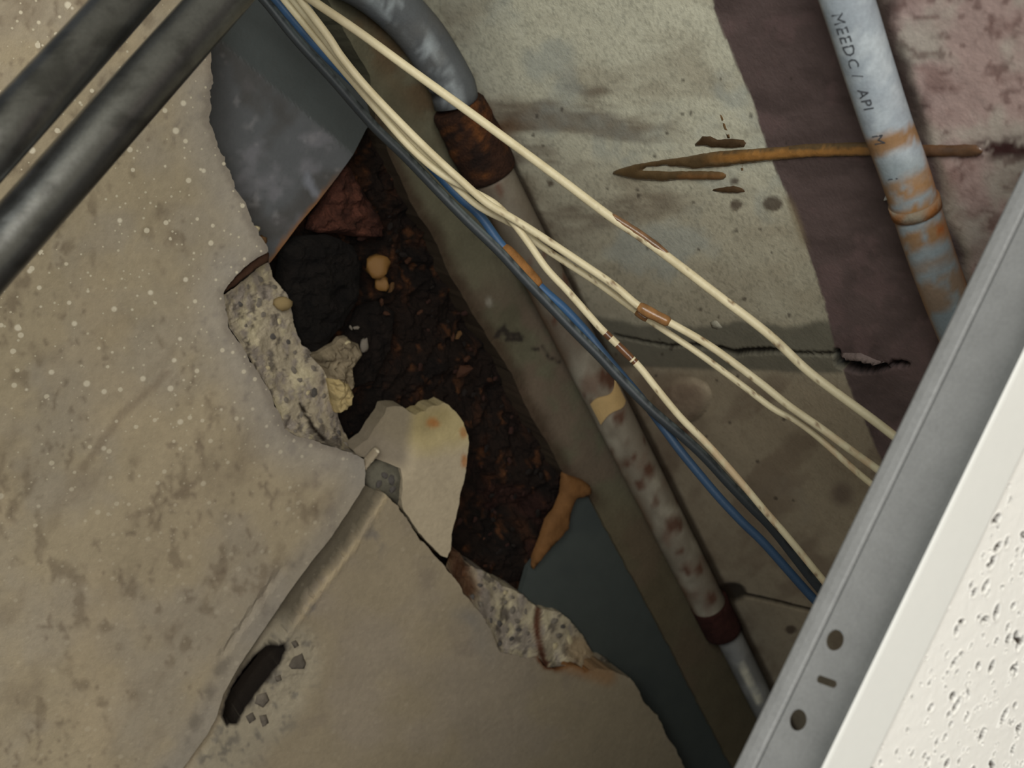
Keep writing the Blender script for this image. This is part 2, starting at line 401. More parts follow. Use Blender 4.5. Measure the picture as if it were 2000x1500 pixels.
wl('rust_streak', [(1404, 217), (1409, 219), (1418, 245), (1426, 270), (1421, 270), (1411, 243)], .0005, S(120, 92, 60), 5, w=4, step=4)
wl('rust_streak', [(1445, 322), (1450, 322), (1453, 338), (1450, 340)], .0005, S(120, 92, 60), 6, w=4, step=4)
wl('paint_chip', [(1386, 629), (1400, 626), (1411, 640), (1400, 644), (1390, 641)], .001, S(170, 164, 146), 7, m=M_crust, w=6)
wl('paint_chip', [(1729, 383), (1735, 381), (1738, 387), (1733, 391), (1729, 389)], .002, S(230, 226, 215), 8, m=M_crust, w=4, step=3)
tag(wl('torn_flake', [(1643, 690), (1680, 689), (1705, 700), (1728, 708), (1712, 712), (1680, 704), (1655, 703)], .003, S(128, 112, 106), 9, m=M_crust, w=7), 'torn flake hanging at the black hole')

# ================================================================== CEILING (soffit strip beside the wall)
OL = [(735, 240), (760, 300), (800, 390), (850, 470), (880, 540), (910, 590), (960, 670), (1000, 730), (1030, 800), (1060, 850), (1088, 900), (1102, 925), (1120, 945), (1152, 972),
      (1200, 1062), (1250, 1152), (1340, 1325), (1430, 1500), (1520, 1690), (1780, 2200), (1912, 2200), (1680, 1733), (1487, 1345), (1200, 768), (908, 180), (740, -160), (520, -200), (560, -120), (640, 0), (721, 147)]
def olive_col(x, y):
    c = np.tile(S(95, 91, 73), (len(x), 1))
    c = mixc(c, S(76, 71, 55), sst(.42, .7, fbm(x, y, 90, 2))*.7)
    c = mixc(c, S(98, 82, 70), sst(.45, .68, fbm(x, y, 70, 8))*sst(480, 640, y)*.7)
    c = mixc(c, S(96, 83, 63), sst(900, 1050, y)*.6)
    dl = dline(x, y, OL[:14])
    c = mixc(c, S(84, 64, 42), sst(90, 20, dline(x, y, [(745, 60), (830, 150), (880, 220)]))*sst(.35, .6, fbm(x, y, 50, 7))*.7)
    c = mixc(c, S(58, 44, 32), sst(34, 4, dl+16*(fbm(x, y, 22, 6)-.5))*.85)
    c = mixc(c, S(98, 60, 36), sst(40, 8, np.hypot(x-1010, y-400))*.6)
    jag = 3*(fbm(x, y, 8, 4)-.5)
    for ln, w in (([(972, 655), (985, 640), (992, 655), (1012, 652), (1018, 662), (990, 664)], 5), ([(1040, 684), (1058, 678), (1066, 688), (1072, 698), (1092, 706)], 1.8), ([(1128, 730), (1131, 744)], 2)):
        c = mixc(c, S(36, 30, 26), sst(w+2, w-1, dline(x, y, ln)+jag)*.9)
    c = mixc(c, S(150, 146, 134), sst(14, 4, np.hypot((x-955)*1.4, y-590))*.5)
    return c
ceil_o = sheet('ceiling', densify(OL, 9, 1.2, True, 3), lambda x, y: hz(x, y, H0), 6, M_olive, None, olive_col,
               lambda x, y: .0012*(fbm(x, y, 40, 12)-.5)+.002*sst(30, 0, dline(x, y, OL[:14]))*(fbm(x, y, 18, 13)-.7), .045)
tag(ceil_o, kind='structure')

# ------------------------------------------------------------------ concrete cover (children of the ceiling)
E1 = [(412, 92), (416, 130), (415, 160), (409, 182), (411, 207), (407, 228), (413, 245), (418, 262), (424, 285), (438, 308), (446, 330), (455, 347), (463, 372), (474, 388), (483, 395), (486, 418), (490, 432), (503, 448), (508, 462), (520, 480), (521, 494)]
CRK = [(505, 503), (490, 512), (474, 527), (458, 543), (446, 556), (438, 569)]
CRK2 = [(446, 568), (462, 549), (478, 539), (492, 527), (510, 517), (525, 510)]
S1 = [(437, 575), (441, 600), (448, 640), (468, 668), (490, 705), (518, 748), (540, 797), (557, 838), (582, 853), (612, 860), (640, 869), (672, 879), (697, 889)]
I1 = [(525, 510), (533, 540), (548, 560), (560, 575), (567, 600), (578, 645), (592, 674), (610, 692), (640, 712), (660, 745), (655, 790), (660, 818), (668, 835), (680, 858), (696, 888)]
G1 = [(711, 898), (714, 925), (712, 948), (690, 985), (650, 1045), (600, 1108), (560, 1163), (530, 1207), (500, 1252), (468, 1298), (436, 1356), (424, 1398), (404, 1436), (355, 1503), (290, 1595), (180, 1750), (-130, 2200)]
outl1 = densify(E1, 4, 2.2, seed=1)+densify(CRK, 5, 1.2, seed=2)+densify(S1, 5, 1.8, seed=3)+densify(G1, 10, .8, seed=4)+[(-900, 2200), (-900, -400), (395, -400), (402, 0)]
def conc_col(x, y):
    c = np.tile(S(156, 142, 117), (len(x), 1))
    c = mixc(c, S(146, 136, 121), sst(.45, .7, fbm(x, y, 150, 15))*.6)
    c = mixc(c, S(162, 146, 120), sst(.5, .75, fbm(x, y, 200, 16))*.6)
    sp = sst(.58, .72, fbm(x, y*.7, 26, 17))*sst(.40, .55, fbm(x, y, 170, 18))
    c = mixc(c, S(112, 98, 80), sp*.6)
    sp = sst(.62, .72, fbm(x*1.2, y*.7, 13, 117))*sst(.42, .55, fbm(x, y, 120, 118))
    c = mixc(c, S(110, 96, 80), sp*.6)
    c = mixc(c, S(118, 104, 86), sst(.58, .8, fbm(x*1.6+y, y*.8-x*.3, 120, 19))*.4)
    for ln, w in (([(325, 730), (300, 755), (275, 775), (240, 805), (205, 855), (180, 890), (160, 915)], 7), ([(385, 860), (395, 890), (398, 915)], 4), ([(250, 1010), (300, 995), (350, 965), (390, 935)], 5)):
        c = mixc(c, S(116, 101, 84), sst(w+5, w-4, dline(x, y, ln)+9*(fbm(x, y, 14, 20)-.5))*.5)
    c = mixc(c, S(150, 144, 136), sst(110, 20, dline(x, y, E1+S1))*.55)
    c = mixc(c, S(110, 100, 90), sst(20, 3, dline(x, y, E1+S1)+14*(fbm(x, y, 14, 22)-.5))*.55)
    c = mixc(c, S(136, 130, 122), sst(60, 10, dline(x, y, G1))*.5)
    c = mixc(c, S(98, 90, 80), sst(18, 4, abs(dline(x, y, G1)-30)+10*(fbm(x, y, 18, 24)-.5))*sst(1000, 1100, y)*sst(.45, .6, fbm(x, y, 50, 23))*.6)
    c = mixc(c, S(150, 128, 104), sst(80, 30, np.hypot(x-390, y-90))*.2)
    return c
def conc_speck(x, y):
    return np.clip(.95-.8*sst(500, 1300, y+.15*x), .05, 1)
panel1 = sheet('concrete_panel', outl1, lambda x, y: hz(x, y, ZC), 7, M_conc, ceil_o, conc_col,
               lambda x, y: .0012*(fbm(x, y, 90, 25)-.5)-.0016*sst(9, 2, abs(dline(x, y, G1)-38)+4*(fbm(x, y, 20, 26)-.5))*sst(1080, 1150, y)*sst(1300, 1260, y), .028, speck=conc_speck)
# lower panel with the recessed joint along its left edge
E2 = [(732, 958), (748, 966), (763, 975), (776, 986), (795, 1017), (816, 1047), (837, 1071), (857, 1093), (871, 1108), (884, 1124), (895, 1140), (903, 1156), (920, 1178), (938, 1198), (950, 1214), (959, 1229), (964, 1245), (968, 1260), (977, 1273), (1004, 1278), (1028, 1285), (1049, 1281), (1056, 1293), (1068, 1304), (1088, 1308), (1104, 1300), (1122, 1299), (1142, 1310), (1169, 1306), (1200, 1312), (1229, 1324), (1247, 1347), (1259, 1374), (1270, 1386), (1283, 1398), (1292, 1416), (1298, 1431), (1319, 1461), (1334, 1494), (1360, 1540), (1450, 1750), (1640, 2200)]
GAP = [(x+3, y+2) for x, y in G1[2:]]
HOLE = [(553, 1259), (556, 1272), (548, 1290), (532, 1314), (512, 1338), (494, 1362), (478, 1382), (466, 1404), (462, 1413), (448, 1411), (442, 1418), (452, 1438), (444, 1441), (432, 1428), (426, 1420), (436, 1412), (424, 1398), (428, 1388), (446, 1366), (456, 1342), (478, 1314), (494, 1298), (512, 1280), (534, 1266)]
HOLE_S = [(553, 1259), (557, 1272), (548, 1290), (532, 1314), (512, 1338), (494, 1362), (478, 1382), (466, 1404), (462, 1413), (447, 1411), (443, 1416), (438, 1403), (444, 1378), (456, 1352), (478, 1318), (494, 1300), (512, 1282), (534, 1266)]
outl2 = densify(E2, 5, 1.8, seed=5)+[(-126, 2204)]+densify(GAP[::-1], 10, .8, seed=6)
def c2_disp(x, y):
    g = dline(x, y, G1); w = np.interp(y, [950, 1150, 1260, 1420, 1500], [32, 36, 32, 16, 8])
    dep = np.interp(y, [940, 1000, 1240, 1400, 1500], [.009, .008, .008, .004, .003])
    rough = 5*(fbm(x, y, 22, 28)-.5)
    d = -dep*sst(w+8, w+1, g+rough*.5)+.0012*(fbm(x, y, 90, 27)-.5)
    lip = sst(9, 0, abs(g-w-14)+rough)*.0008*sst(1320, 1260, y)
    sp = sst(70, 30, np.hypot((x-560)*.9+(y-1320)*.5, (y-1320)*.55))
    return d+lip-.003*sp*fbm(x, y, 16, 29)
def c2_col(x, y):
    c = np.tile(S(140, 127, 105), (len(x), 1))
    c = mixc(c, S(140, 128, 112), sst(.42, .7, fbm(x, y, 140, 35))*.7)
    c = mixc(c, S(122, 110, 96), sst(.6, .8, fbm(x, y, 70, 36))*.5)
    g = dline(x, y, G1)
    c = mixc(c, S(84, 77, 64), sst(42, 36, g)*.9*sst(1420, 1300, y))
    c = mixc(c, S(176, 158, 126), sst(8, 2, abs(g-48)+5*(fbm(x, y, 20, 30)-.5))*sst(1250, 1180, y)*.6)
    c = mixc(c, S(104, 98, 92), sst(.55, .68, fbm(x, y, 36, 37))*sst(120, 60, g)*sst(38, 55, g)*.7)
    sp = sst(90, 40, dline(x, y, [(560, 1280), (520, 1370), (430, 1470)])+26*(fbm(x, y, 26, 38)-.5))*sst(8, 20, g)
    c = mixc(c, S(152, 142, 122), sp*.8)
    c = mixc(c, S(100, 94, 86), sp*sst(.58, .66, fbm(x, y, 20, 39))*.7)
    c = mixc(c, S(30, 24, 20), sst(7, 1, dline(x, y, HOLE_S+[HOLE_S[0]])))  # hole's darkness painted onto its rim
    e = dline(x, y, E2[12:36])
    c = mixc(c, S(122, 116, 108), sst(60, 10, e+30*(fbm(x, y, 30, 40)-.5))*sst(1170, 1210, y)*sst(1000, 900, x+0*y)*.8)
    st = dline(x, y, [(1049, 1262), (1052, 1283), (1066, 1303), (1090, 1305), (1106, 1298), (1125, 1297), (1145, 1308)])
    c = mixc(c, S(96, 56, 30), sst(9, 3, st+4*(fbm(x, y, 10, 42)-.5))*.95)
    c = mixc(c, S(150, 106, 62), sst(30, 5, dline(x, y, [(1100, 1292), (1140, 1305), (1185, 1320)]))*.55)
    return c
panel2 = sheet('concrete_panel', outl2, lambda x, y: hz(x, y, ZC), 6, M_conc, ceil_o, c2_col, c2_disp, .028, holes=[densify(HOLE_S, 7, 1.1, True, 12)], speck=lambda x, y: np.full(len(x), .06))

def respl(P, n):
    P = np.asarray(P, float); s = np.concatenate([[0], np.cumsum(np.linalg.norm(np.diff(P, axis=0), axis=1))]); t = np.linspace(0, s[-1], n)
    return np.stack([np.interp(t, s, P[:, 0]), np.interp(t, s, P[:, 1])], 1)
def fracture(name, outer, inner, zo, zi, parent, nlen, nrow, colfn, amp, seed):
    A = respl(outer, nlen); B = respl(inner, nlen); V = []; px = []
    for r in range(nrow):
        t = r/(nrow-1); q = A*(1-t)+B*t; z = zo+(zi-zo)*t**.8
        if r not in (0,):
            q = q+(np.stack([fbm(q[:, 0], q[:, 1], 14, seed+1), fbm(q[:, 0], q[:, 1], 14, seed+2)], 1)-.5)*9
        zz = z+(0 if r == 0 else amp*(fbm(q[:, 0], q[:, 1], 22, seed, 4)-.5)*2)*np.ones(nlen)
        rr = ray(q[:, 0], q[:, 1]); V.append(rr*(zz/rr[:, 2])[:, None]); px.append(q)
    # turn the deep edge upwards
    V.append(V[-1]+UP*.03); px.append(px[-1]); nrow += 1
    V = np.vstack(V); px = np.vstack(px); Fq = []
    for r in range(nrow-1):
        for j in range(nlen-1):
            Fq.append([r*nlen+j, r*nlen+j+1, (r+1)*nlen+j+1, (r+1)*nlen+j])
    o = mk(name, V, Fq, M_frac, parent, colfn(px[:, 0], px[:, 1]), False)
    return o, V, px
def frac_col(x, y):
    c = np.tile(S(168, 156, 134), (len(x), 1))
    c = mixc(c, S(198, 186, 154), sst(.5, .66, fbm(x*1.6, y*.7, 40, 45))*.7)
    c = mixc(c, S(142, 132, 124), sst(.5, .62, fbm(x*1.6, y*.7, 20, 46))*.8)
    c = mixc(c, S(96, 88, 80), sst(.60, .66, fbm(x*1.6, y*.75, 18, 47))*.85)
    ck = dline(x, y, [(586, 788), (600, 815), (614, 838), (632, 858)])
    c = mixc(c, S(40, 32, 26), sst(5, 2, ck))
    return c
fr1, fv1, fp1 = fracture('fracture_face', S1, I1, ZC, H0-.003, panel1, 170, 24, frac_col, .0017, 50)
def frac2_col(x, y):
    c = frac_col(x, y)
    c = mixc(c, S(92, 58, 34), sst(40, 8, dline(x, y, [(884, 1085), (898, 1120), (912, 1150)]))*.9)
    c = mixc(c, S(84, 44, 28), sst(10, 3, dline(x, y, [(1050, 1190), (1048, 1230), (1055, 1265), (1066, 1300)])+4*(fbm(x, y, 10, 48)-.5))*.95)
    c = mixc(c, S(196, 168, 130), sst(40, 14, np.hypot(x-1135, y-1270))*.6)
    return c
S2 = [(871, 1108), (884, 1124), (903, 1156), (920, 1178), (938, 1198), (959, 1229), (968, 1260), (977, 1273), (1004, 1278), (1028, 1285), (1049, 1281), (1068, 1304), (1104, 1300), (1142, 1310), (1169, 1306), (1200, 1312), (1229, 1324)]
I2 = [(880, 1074), (897, 1080), (906, 1104), (923, 1107), (956, 1122), (980, 1143), (1010, 1155), (1037, 1176), (1055, 1190), (1085, 1193), (1109, 1206), (1127, 1227), (1145, 1254), (1160, 1278), (1184, 1287), (1200, 1304), (1226, 1323)]
fr2, fv2, fp2 = fracture('fracture_face', S2, I2, ZC, H0-.004, panel2, 130, 16, frac2_col, .0022, 60)
# short broken edge beside the plate and the open crack: dark brown lump set in the crack
lump('crack_fill', [(526, 494), (524, 512), (505, 522), (480, 541), (460, 558), (438, 572), (436, 562), (470, 526), (500, 500), (515, 488)], lambda x, y: hz(x, y, ZC+.008), .003, M_frac, panel1, S(66, 46, 34), seed=71, step=5, w=8)

# aggregate bared in the broken faces
SM = {k: mat('aggregate_'+k, rgb=c, rough=.75, bump=.4, bscale=400, var=.3, vscale=150, spec=.25) for k, c in
      dict(grey=S(82, 77, 73), mid=S(116, 108, 97), tan=S(142, 122, 84), brown=S(88, 62, 34), cream=S(186, 172, 138), rust=S(60, 35, 20), redrust=S(46, 25, 18), dark=S(24, 17, 13)).items()}
def on_frac(fv, fp, x, y):
    i = np.argmin((fp[:, 0]-x)**2+(fp[:, 1]-y)**2); return fv[i]
def px2m(px, P): return px*(P@fw)/F
def frac_stone(fv, fp, par, x, y, s, kind, seed, flat=(1, .7, .35)):
    P = on_frac(fv, fp, x, y); return stone('stone', P, px2m(s, P), SM[kind], par, seed, flat, 1)
for i, (x, y, s, k) in enumerate([(466, 594, 9, 'grey'), (507, 592, 12, 'mid'), (511, 616, 9, 'mid'), (530, 658, 11, 'grey'), (536, 562, 9, 'mid'), (562, 668, 9, 'grey'), (574, 690, 8, 'mid'), (498, 700, 6, 'mid'), (572, 726, 11, 'mid'), (595, 698, 8, 'mid'), (612, 722, 9, 'mid'), (616, 768, 12, 'grey'), (632, 775, 9, 'mid'), (640, 730, 10, 'grey'), (586, 740, 9, 'mid'), (645, 812, 9, 'mid'), (625, 820, 10, 'mid'), (662, 846, 9, 'grey'), (655, 855, 7, 'grey'), (676, 868, 8, 'mid'), (545, 628, 8, 'cream'), (483, 560, 6, 'mid'), (506, 545, 10, 'mid'), (480, 640, 7, 'mid'), (522, 720, 8, 'cream'), (560, 780, 9, 'mid'), (588, 810, 9, 'mid'), (600, 770, 8, 'cream'), (575, 845, 7, 'mid')]):
    frac_stone(fv1, fp1, panel1, x, y, s, k, 100+i)
for i, (x, y, s, k) in enumerate([(937, 1143, 8, 'grey'), (921, 1168, 9, 'grey'), (940, 1180, 8, 'mid'), (958, 1190, 11, 'mid'), (985, 1180, 9, 'mid'), (1000, 1196, 11, 'mid'), (1010, 1215, 10, 'mid'), (978, 1218, 11, 'grey'), (992, 1232, 9, 'mid'), (958, 1212, 8, 'grey'), (1013, 1232, 9, 'grey'), (974, 1258, 9, 'grey'), (1000, 1250, 9, 'grey'), (1025, 1200, 9, 'mid'), (1030, 1240, 9, 'mid'), (1080, 1215, 11, 'mid'), (1100, 1225, 9, 'grey'), (1090, 1240, 10, 'mid'), (1110, 1250, 13, 'cream'), (1085, 1265, 12, 'cream'), (965, 1150, 8, 'mid'), (985, 1160, 8, 'cream'), (1000, 1170, 7, 'mid')]):
    frac_stone(fv2, fp2, panel2, x, y, s, k, 200+i)
# larger stones standing out of the broken edge
def hstone(par, x, y, z, s, kind, seed, flat=(1, .8, .6), name='stone', sub=2):
    P = hz(x, y, z); return stone(name, P, px2m(s, P), SM[kind], par, seed, flat, sub)
hstone(panel1, 510, 472, ZC+.004, 15, 'brown', 301)
hstone(panel1, 500, 448, ZC+.003, 10, 'cream', 302)
hstone(panel1, 553, 592, H0-.012, 19, 'tan', 303)
fl_ = lambda n, pl, z, h, c, sd_: lump(n, pl, lambda x, y: hz(x, y, z), h, M_frac, panel1, c, seed=sd_, step=5, rough=.9, var=.8, w=14, back=.006, smooth=False)
fl_('broken_lump', [(606, 694), (622, 690), (640, 678), (654, 672), (664, 660), (678, 658), (688, 668), (700, 672), (706, 690), (696, 706), (686, 724), (688, 745), (684, 760), (662, 770), (645, 752), (632, 722)], H0-.006, .008, S(118, 106, 86), 305)
tag(fl_('broken_lump', [(640, 742), (654, 734), (672, 742), (684, 752), (687, 768), (681, 788), (668, 803), (654, 806), (648, 788)], H0-.010, .009, S(158, 140, 100), 306), 'tan lump')
hstone(panel1, 712, 674, H0-.002, 13, 'mid', 307, (.8, 1.3, .6))
hstone(panel1, 676, 672, H0-.010, 9, 'cream', 308, (.7, 1.4, .6))
for i, pl in enumerate([[(574, 1284), (590, 1276), (598, 1296), (594, 1306), (570, 1307), (563, 1300)], [(567, 1254), (578, 1250), (584, 1260), (576, 1266)], [(502, 1358), (520, 1352), (526, 1368), (514, 1382), (498, 1374)], [(478, 1398), (494, 1390), (500, 1404), (486, 1414)], [(536, 1322), (548, 1318), (550, 1328), (540, 1332)], [(506, 1398), (520, 1396), (526, 1412), (512, 1420)]]):
    lump('stone', densify(pl, 20, 0, True), lambda x, y: hz(x, y, ZC+.001), .002, M_frac, panel2, S(98, 90, 80)*(1+.15*(i % 3-1)), seed=340+i, step=4, w=5, back=.003)
# ================================================================== BROKEN WEDGE
WPL = [(700, 888), (715, 876), (729, 866), (742, 846), (753, 828), (762, 816), (766, 802), (780, 798), (792, 798), (803, 806), (813, 811), (822, 805), (830, 803), (836, 796), (846, 792), (856, 792), (867, 787), (876, 791), (882, 798), (890, 804), (897, 813), (905, 826), (909, 838), (914, 850), (916, 864), (914, 878), (913, 891), (911, 908), (909, 927), (905, 944), (900, 960), (897, 982), (892, 1005), (886, 1028), (882, 1044), (881, 1060), (880, 1074), (873, 1089), (861, 1085), (840, 1064), (818, 1040), (798, 1010), (786, 993), (784, 975), (787, 950), (787, 930), (786, 917), (770, 912), (748, 905), (728, 903), (712, 900)]
_A = hz(785, 990, ZC+.002); _B = hz(872, 1088, ZC+.002); _C = hz(868, 790, ZC+.004)
_n = np.cross(_B-_A, _C-_A); _n /= np.linalg.norm(_n); _n *= np.sign(_n[2])
def wedge_place(x, y):
    r = ray(x, y); return r*((_A@_n)/(r@_n))[:, None]
def wedge_col(x, y):
    c = np.tile(S(164, 150, 126), (len(x), 1))
    c = mixc(c, S(168, 152, 104), sst(70, 20, dline(x, y, [(775, 815), (830, 840), (890, 830)])+20*(fbm(x, y, 30, 75)-.5))*.7)
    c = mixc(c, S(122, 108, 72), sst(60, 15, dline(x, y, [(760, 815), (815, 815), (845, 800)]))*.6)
    c = mixc(c, S(150, 96, 48), sst(14, 5, np.hypot((x-846)*.8, y-826)+5*(fbm(x, y, 10, 76)-.5))*.8+sst(10, 4, np.hypot(x-905, (y-845)*.6))*.7+sst(9, 4, np.hypot(x-907, (y-900)*.5))*.8)
    c = mixc(c, S(116, 106, 92), sst(14, -10, x-(795+.12*(900-y)))*sst(930, 900, y)*.8)  # shade on the left part of the wedge, painted grey-brown
    return c
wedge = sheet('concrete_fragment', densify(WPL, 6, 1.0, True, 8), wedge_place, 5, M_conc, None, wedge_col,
              lambda x, y: -.010*sst(20, -60, x-(800+.10*(900-y)))*sst(960, 900, y)+.001*(fbm(x, y, 40, 77)-.5), .016, speck=lambda x, y: np.full(len(x), .04))
tag(wedge, 'loose wedge-shaped piece of pale concrete with a yellowish tip standing over the dark cavity', 'concrete piece')
tag(lump('splinter', [(711, 910), (716, 898), (732, 880), (739, 876), (742, 882), (736, 892), (722, 908), (713, 920)], lambda x, y: hz(x, y, ZC+.004), .003, M_conc, wedge, S(156, 142, 120), seed=78, step=4, w=6), 'short pale splinter')
lump('fracture_face', [(711, 918), (722, 905), (748, 900), (792, 912), (794, 950), (792, 1002), (780, 990), (762, 978), (745, 970), (722, 956), (712, 944)], lambda x, y: hz(x, y, ZC+.012), .005, M_frac, panel2, S(92, 88, 76), seed=79, step=6, rough=.8, var=.6)
for i, (x, y, s) in enumerate([(766, 938, 14), (752, 928, 9), (768, 955, 10), (740, 945, 9)]):
    hstone(panel2, x, y, ZC+.0065, s, 'grey', 360+i, (1, .8, .4), 'stone', 1)

# ================================================================== RUSTED STEEL BEHIND
CV = [(440, 180), (760, 200), (900, 420), (1060, 700), (1180, 930), (1220, 1200), (1280, 1420), (1000, 1480), (560, 1520), (350, 1520), (330, 1250), (520, 1000), (400, 600)]
def rust_disp(x, y):
    v = x-(735+(y-240)*.55)                      # distance left of the soffit edge
    return .016*(fbm(x, y, 90, 83)-.5)*2+.008*(fbm(x, y, 24, 84)-.5)*2+.005*(fbm(x, y, 11, 86)-.5)*2
def rust_col(x, y):
    c = np.tile(S(29, 19, 13), (len(x), 1))
    c = mixc(c, S(62, 37, 22), sst(.55, .75, fbm(x*1.5, y*.8, 34, 85))*.7)
    c = mixc(c, S(20, 15, 12), sst(.5, .7, fbm(x, y, 60, 87))*.7)
    c = mixc(c, S(92, 56, 30), sst(.64, .76, fbm(x*1.6, y*.8, 20, 88))*.7)
    c = mixc(c, S(52, 28, 22), sst(.5, .7, fbm(x, y, 70, 89))*sst(850, 950, y)*.6)
    return c
rusty = sheet('rusted_beam', densify(CV, 30, 0, True), lambda x, y: hz(x, y, H0+.022), 5.5, M_rust, None, rust_col, rust_disp, .03)
tag(rusty, 'dark flaking rusted steel beam inside the broken-open cavity', 'beam')
def rl(name, pl, z, h, col, seed, m=M_rust, par=rusty, **k):
    return lump(name, pl, lambda x, y: hz(x, y, z), h, m, par, col, seed=seed, **k)
tag(rl('rust_scale', [(657, 322), (672, 318), (686, 328), (690, 342), (706, 370), (722, 395), (738, 420), (747, 442), (744, 462), (720, 466), (690, 462), (655, 456), (620, 455), (600, 448), (606, 425), (625, 400), (640, 360)], H0+.010, .010, S(68, 39, 29), 91, rough=.8, var=1.2, w=24, step=5, smooth=False), 'reddish brown crumbly scale')
rl('rust_scale', [(548, 480), (580, 462), (640, 458), (690, 480), (706, 520), (698, 585), (672, 630), (640, 668), (612, 692), (592, 676), (572, 640), (560, 600), (540, 550)], H0+.004, .010, S(20, 16, 13), 92, rough=.9, var=.9, w=34, smooth=False)
rl('rust_scale', [(650, 700), (700, 600), (740, 590), (772, 610), (760, 680), (735, 740), (690, 760)], H0+.012, .008, S(24, 17, 13), 93, rough=.9, var=.8, w=24, smooth=False)
pb = hz(739, 520, H0-.004)
peb = stone('pebble', pb, px2m(27, pb), SM['tan'], rusty, 401, (.95, 1.1, .8), 2); peb.data = peb.data.copy(); peb.data.materials[0] = mat('pebble_brown', rgb=S(120, 86, 42), rough=.55, bump=.3, bscale=200, var=.25, vscale=90)
tag(peb, 'smooth yellow-brown pebble stuck in the rust')
p2 = stone('pebble', hz(746, 552, H0-.002), px2m(19, pb), SM['tan'], rusty, 402, (.8, 1.1, .7), 2); p2.data = peb.data
for i in range(80):
    u = random.random(); y = 330+u*820; xr = np.interp(y, [240, 390, 540, 730, 900, 1000, 1150], [735, 795, 875, 995, 1085, 1075, 1030])-12
    x = xr-abs(random.gauss(0, 1))*90*(1 if y > 450 else .6)
    if y < 520 and x < 600+(520-y)*.8: continue
    k = random.choice(['rust', 'redrust', 'redrust', 'dark', 'dark', 'dark'])
    hstone(rusty, x, y, H0+.016+random.uniform(-.006, .004), random.uniform(2.5, 10), k, 500+i, (.7, 1.1, .25), 'rust_flake', 1)
for i, (x, y, s, k) in enumerate([(678, 560, 7, 'tan'), (668, 574, 6, 'brown'), (745, 590, 8, 'rust'), (755, 612, 8, 'rust'), (765, 560, 12, 'brown'), (820, 610, 8, 'rust'), (895, 655, 10, 'brown'), (912, 700, 10, 'rust'), (905, 725, 20, 'rust'), (716, 836, 9, 'rust'), (885, 660, 8, 'rust'), (695, 640, 7, 'mid'), (685, 640, 5, 'mid')]):
    hstone(rusty, x, y, H0+.003, s, k, 700+i, (.6, 1.2, .5), 'rust_flake', 1)

# ================================================================== STEEL PLATES
PU = [(330, -200), (520, -200), (560, -120), (640, 0), (660, 50), (700, 112), (721, 147), (736, 200), (742, 240), (725, 256), (690, 302), (660, 345), (620, 398), (585, 440), (556, 480), (532, 512), (505, 540), (430, 570), (360, 400), (360, 60)]
def plate_col(x, y):
    c = np.tile(S(76, 80, 80), (len(x), 1))
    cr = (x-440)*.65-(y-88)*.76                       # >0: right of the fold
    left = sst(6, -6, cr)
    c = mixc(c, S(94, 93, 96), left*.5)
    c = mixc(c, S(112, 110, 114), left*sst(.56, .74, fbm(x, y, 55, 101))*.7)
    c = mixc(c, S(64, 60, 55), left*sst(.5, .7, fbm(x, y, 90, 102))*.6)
    c = mixc(c, S(124, 126, 134), left*sst(14, 3, dline(x, y, [(600, 345), (618, 378)])+10*(fbm(x, y, 12, 103)-.5))*.7)
    c = mixc(c, S(146, 142, 142), left*sst(.70, .80, fbm(x, y*.8, 20, 104))*.3)
    rim = dline(x, y, [(690, 302), (620, 398), (556, 480), (532, 512)])
    c = mixc(c, S(126, 84, 44), sst(9, 2, rim+4*(fbm(x, y, 12, 105)-.5))*.9*sst(320, 400, y))
    return c
def plate_disp(x, y):
    cr = (x-440)*.65-(y-88)*.76
    return np.where(cr > 0, cr*-.00016, cr*.00001)+.0006*(fbm(x, y, 60, 106)-.5)
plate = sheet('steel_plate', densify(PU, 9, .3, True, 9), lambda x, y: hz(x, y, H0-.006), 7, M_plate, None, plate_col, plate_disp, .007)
tag(plate, 'grey steel plate with a rusty cut edge, between the upper conduits and the rusted cavity', 'steel plate')
PL2 = [(1128, 960), (1150, 972), (1199, 1062), (1249, 1152), (1339, 1325), (1428, 1500), (1518, 1690), (1778, 2200), (1560, 2200), (1300, 1740), (1100, 1350), (1000, 1230), (1015, 1170), (1032, 1110), (1070, 1062), (1100, 1010)]
plate2 = sheet('steel_plate', densify(PL2, 9, .4, True, 10), lambda x, y: hz(x, y, H0+.004), 8, M_plate, None,
               lambda x, y: mixc(np.tile(S(68, 73, 70), (len(x), 1)), S(56, 62, 62), sst(.45, .7, fbm(x, y, 90, 107))*.5),
               lambda x, y: .0006*(fbm(x, y, 80, 108)-.5), .006)
tag(plate2, 'blue-grey steel plate under the lower soffit edge, with an orange rust rim', 'steel plate')
tag(lump('rust_rim', [(1101, 924), (1118, 930), (1136, 936), (1152, 948), (1156, 962), (1148, 970), (1128, 974), (1119, 986), (1114, 1010), (1110, 1032), (1094, 1052), (1068, 1080), (1042, 1112), (1042, 1090), (1058, 1050), (1068, 1016), (1086, 994), (1097, 965)], lambda x, y: hz(x, y, H0-.001), .004, M_crust, plate2, S(108, 74, 41), seed=111, step=5, w=14), 'orange-brown rust crust')

